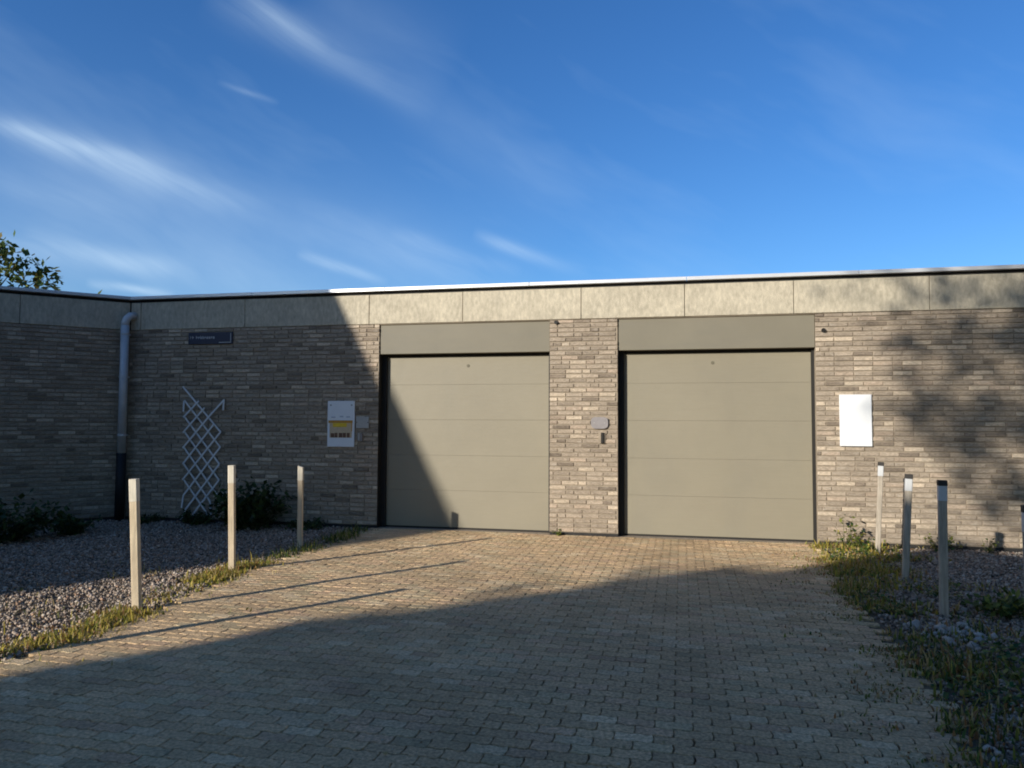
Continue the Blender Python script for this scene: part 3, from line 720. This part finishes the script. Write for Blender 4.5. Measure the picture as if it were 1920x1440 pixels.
def shrub(name, loc, r, h, n_stem, n_leaf, cols, lsize, label, cat='shrub', group=None, upright=.5, flat=.7, th=.008):
    t = empty(name, loc, 0, label, cat, group); mb = MB(); tips = []
    for i in range(n_stem):
        a = random.uniform(0, 2*math.pi); rr = r*random.uniform(.2, 1.0); hh = h*random.uniform(.45, 1.0)*(1-.35*(rr/r)**2)
        p0 = Vector((math.cos(a)*r*.12, math.sin(a)*r*.12, -.02)); p2 = Vector((math.cos(a)*rr, math.sin(a)*rr, hh))
        p1 = p0.lerp(p2, .55) + Vector((0, 0, hh*.18*upright))
        mb.tube([p0, p1, p2], [th, th*.75, th*.3], 5); tips.append((p0, p1, p2))
    mb.build('stems', 'stem', t)
    P = []
    for i in range(n_leaf):
        p0, p1, p2 = random.choice(tips); k = random.uniform(.15, 1.05)
        q = (p0*(1-k)**2 + p1*2*k*(1-k) + p2*k*k) if k <= 1 else p2
        P.append(q + Vector((random.gauss(0, r*.09), random.gauss(0, r*.09), random.gauss(0, h*.05))))
    P = np.array([(v.x, v.y, max(v.z, .01)) for v in P])
    leaves(P, RNG.uniform(.6, 1.3, len(P))*lsize, gcols(len(P), cols), 'foliage', t, flat)
    return t
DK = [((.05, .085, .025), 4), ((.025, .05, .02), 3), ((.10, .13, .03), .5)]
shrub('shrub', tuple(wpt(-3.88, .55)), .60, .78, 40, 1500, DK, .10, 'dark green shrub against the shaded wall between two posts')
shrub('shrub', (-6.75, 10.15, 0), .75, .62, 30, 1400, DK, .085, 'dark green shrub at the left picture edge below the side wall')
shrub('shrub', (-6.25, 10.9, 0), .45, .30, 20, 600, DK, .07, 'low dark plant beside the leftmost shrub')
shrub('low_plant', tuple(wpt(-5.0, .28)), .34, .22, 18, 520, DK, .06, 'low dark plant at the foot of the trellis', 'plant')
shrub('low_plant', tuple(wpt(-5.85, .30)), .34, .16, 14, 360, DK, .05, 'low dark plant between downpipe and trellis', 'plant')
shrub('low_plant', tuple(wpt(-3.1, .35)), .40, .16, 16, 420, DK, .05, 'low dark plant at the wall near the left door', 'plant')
WD_ = [(GREEN, 4), ((.05, .11, .03), 3), (YEL, 1)]
shrub('weed', tuple(wpt(4.50, .22)), .24, .46, 9, 80, WD_, .06, 'tall thin weed growing at the wall below the blank board', 'weed', upright=1.2, th=.004)
shrub('weed', tuple(wpt(4.72, .40)), .24, .18, 11, 130, WD_, .05, 'bushy weed at the foot of the post nearest the wall', 'weed', th=.004)
shrub('weed', tuple(wpt(5.62, .25)), .22, .27, 10, 110, WD_, .05, 'weed against the wall behind the middle right post', 'weed', th=.004)
shrub('weed', tuple(wpt(6.15, .2)), .16, .22, 7, 50, WD_, .045, 'small weed against the wall farthest right', 'weed', th=.004)
shrub('weed', tuple(wpt(0.70, .05)), .10, .08, 8, 60, WD_, .04, 'tiny weed at the foot of the brick pier', 'weed', th=.003)
shrub('weed', (4.15, 6.55, 0), .30, .20, 14, 300, [(DGREEN, 3), (GREEN, 2)], .07, 'dark weed clump beside the nearest right post', 'weed', th=.004)
shrub('weed', (3.55, 4.75, 0), .32, .20, 14, 320, [(DGREEN, 2), ((.03, .12, .04), 3)], .07, 'bright green weed clump in the lower right corner', 'weed', th=.004)

# trees
def tree(name, loc, trunk_h, c, rad, n_clump, n_leaf, lsize, cols, label, group=None, clump=.45, th=.13, hole=0.0):
    """tapered trunk, limbs to every clump, leaf-sized faces round the clumps"""
    t = empty(name, loc, 0, label, 'tree', group); mb = MB(); C = Vector(c)
    mb.tube([(0, 0, -.1), (.03, .02, trunk_h*.5), (.02, -.03, trunk_h), (C.x*.6, C.y*.6, C.z)], [th*1.25, th, th*.8, th*.35], 9)
    cl = []
    while len(cl) < n_clump:
        v = Vector((random.uniform(-1, 1), random.uniform(-1, 1), random.uniform(-1, 1)))
        if v.length > 1 or v.length < .25: continue
        q = C + Vector((v.x*rad[0], v.y*rad[1], v.z*rad[2]))
        cl.append(q)
        b0 = Vector((0, 0, trunk_h)).lerp(C, random.uniform(0, .8)); mid = b0.lerp(q, .55) + Vector((0, 0, .12*rad[2]))
        mb.tube([b0, mid, q], [th*.33, th*.2, th*.06], 5)
    mb.build('trunk', 'bark', t)
    per = n_leaf//n_clump; P = []
    for q in cl:
        s = clump*random.uniform(.55, 1.3); k = int(per*random.uniform(.6, 1.5))
        P.append(RNG.normal(0, 1, (k, 3))*np.array([s, s, s*.7])*.55 + np.array(q))
    P = np.concatenate(P)
    leaves(P, RNG.uniform(.6, 1.4, len(P))*lsize, gcols(len(P), cols), 'crown', t, .8)
    return t
tree('tree', (-17.3, 24.5, 0), 2.8, (0.1, 0, 5.3), (2.7, 2.4, 2.3), 64, 4800, .24, [(DGREEN, 3), (GREEN, 3), ((.16, .13, .03), 1.6)], 'leafy tree rising behind the side wing at the left edge', clump=.55)
tree('tree', (-11.95, -7.7, 0), 6.2, (0, 0, 10.3), (2.45, 2.45, 2.3), 50, 3900, .19, [(DGREEN, 3), (GREEN, 3)], 'tree left behind the viewer whose shade dapples the right wall', clump=.62, th=.2)
for k_, (x, y, hgt, lab) in enumerate(((8.8, -2.6, 7.5, 'broad tree added right of the viewer to dim the skylight'), (12.0, 3.2, 7.0, 'unseen tree added far right to dim the skylight'), (4.0, -7.0, 8.5, 'tall tree added behind the viewer to dim the skylight'),
                                       (-1.8, -9.0, 8.5, 'tree added straight behind the viewer to dim the skylight'), (10.5, -9.5, 9.0, 'tree added farthest behind on the right to dim the skylight'), (-6.0, -13.0, 9.0, 'tree added behind the viewer beside the house to dim the skylight'))):
    tree('tree', (x, y, 0), hgt*.4, (0, 0, hgt), (4.1, 4.1, hgt*.52), 90, 6500, .46, [(DGREEN, 3), (GREEN, 2)], lab, 'unseen trees added to dim the skylight', clump=1.15, th=.24)  # unseen trees, added to cut the skylight on the shaded areas

# ------------------------------------------------------------------ neighbouring houses outside the picture that throw the long shadows
def house(name, corner, az, length, depth, h, label, side=1):
    """flat-roofed house: eave edge starts at corner and runs along azimuth az; body lies on the given side"""
    d = Vector((math.sin(az), math.cos(az), 0)); rz = math.atan2(d.y, d.x)
    t = empty(name, corner, rz, label, 'house')
    y0, y1 = (0, depth) if side > 0 else (-depth, 0)
    MB().box(0, length, y0, y1, -.05, h-.35).build('wall', 'render', t)
    part_box('roof', 'tile', t, -.0, length, y0, y1, h-.348, h)
    yf = y0 if side > 0 else y1
    for fl in range(max(1, int(h//2.8))):
        for i in range(int(length//3)):
            x = 1.0 + i*3.0; z = .9+fl*2.7
            if z+1.3 > h-.5: continue
            s_ = -1 if side > 0 else 1
            w_ = MB().box(x, x+1.3, min(yf+s_*.005, yf+s_*.06), max(yf+s_*.005, yf+s_*.06), z, z+1.3).build('window', 'board_white', t)
            MB().box(x+.08, x+1.22, min(yf+s_*.062, yf+s_*.075), max(yf+s_*.062, yf+s_*.075), z+.08, z+1.22).build('pane', 'glass', w_)
    return t
azA = math.radians(40.8); dA = Vector((math.sin(azA), math.cos(azA), 0))
house('neighbour_house', tuple(Vector((-13.42, 2.49, 0)) - dA*20.5), azA, 21.8, 10, 8.0, 'tall rendered house left of the picture that shades the side wing', 1)
for (x0, y0), (x1, y1), lab in (((-4.5, 3.6), (-2.0, 5.25), 'left house of the staggered terrace behind the viewer'), ((-2.0, 5.85), (2.6, 8.75), 'middle house of the staggered terrace behind the viewer'),
                                ((2.6, 8.2), (5.9, 10.27), 'right house of the staggered terrace behind the viewer')):
    back = 8.0/math.tan(SUN_EL); ox, oy = math.sin(SUN_AZ)*back, math.cos(SUN_AZ)*back
    house('terrace_house', (x0-ox, y0-oy, 0), math.atan2(x1-x0, y1-y0), math.hypot(x1-x0, y1-y0), 9, 8.0, lab, -1)
for (x, y), lab in (((-2.45, 4.75), 'slim tree added to fray the left terrace shadow edge'), ((-0.75, 6.2), 'slim tree added to fray the middle terrace shadow edge')):
    tt = 6.4/math.tan(SUN_EL)
    tree('tree', (x - math.sin(SUN_AZ)*tt, y - math.cos(SUN_AZ)*tt, 0), 3.4, (0, 0, 6.4), (.5, .5, 1.5), 22, 620, .13, [(DGREEN, 3), (GREEN, 3)], lab, clump=.3, th=.07)  # unseen trees put in to soften the foreground shadow edge
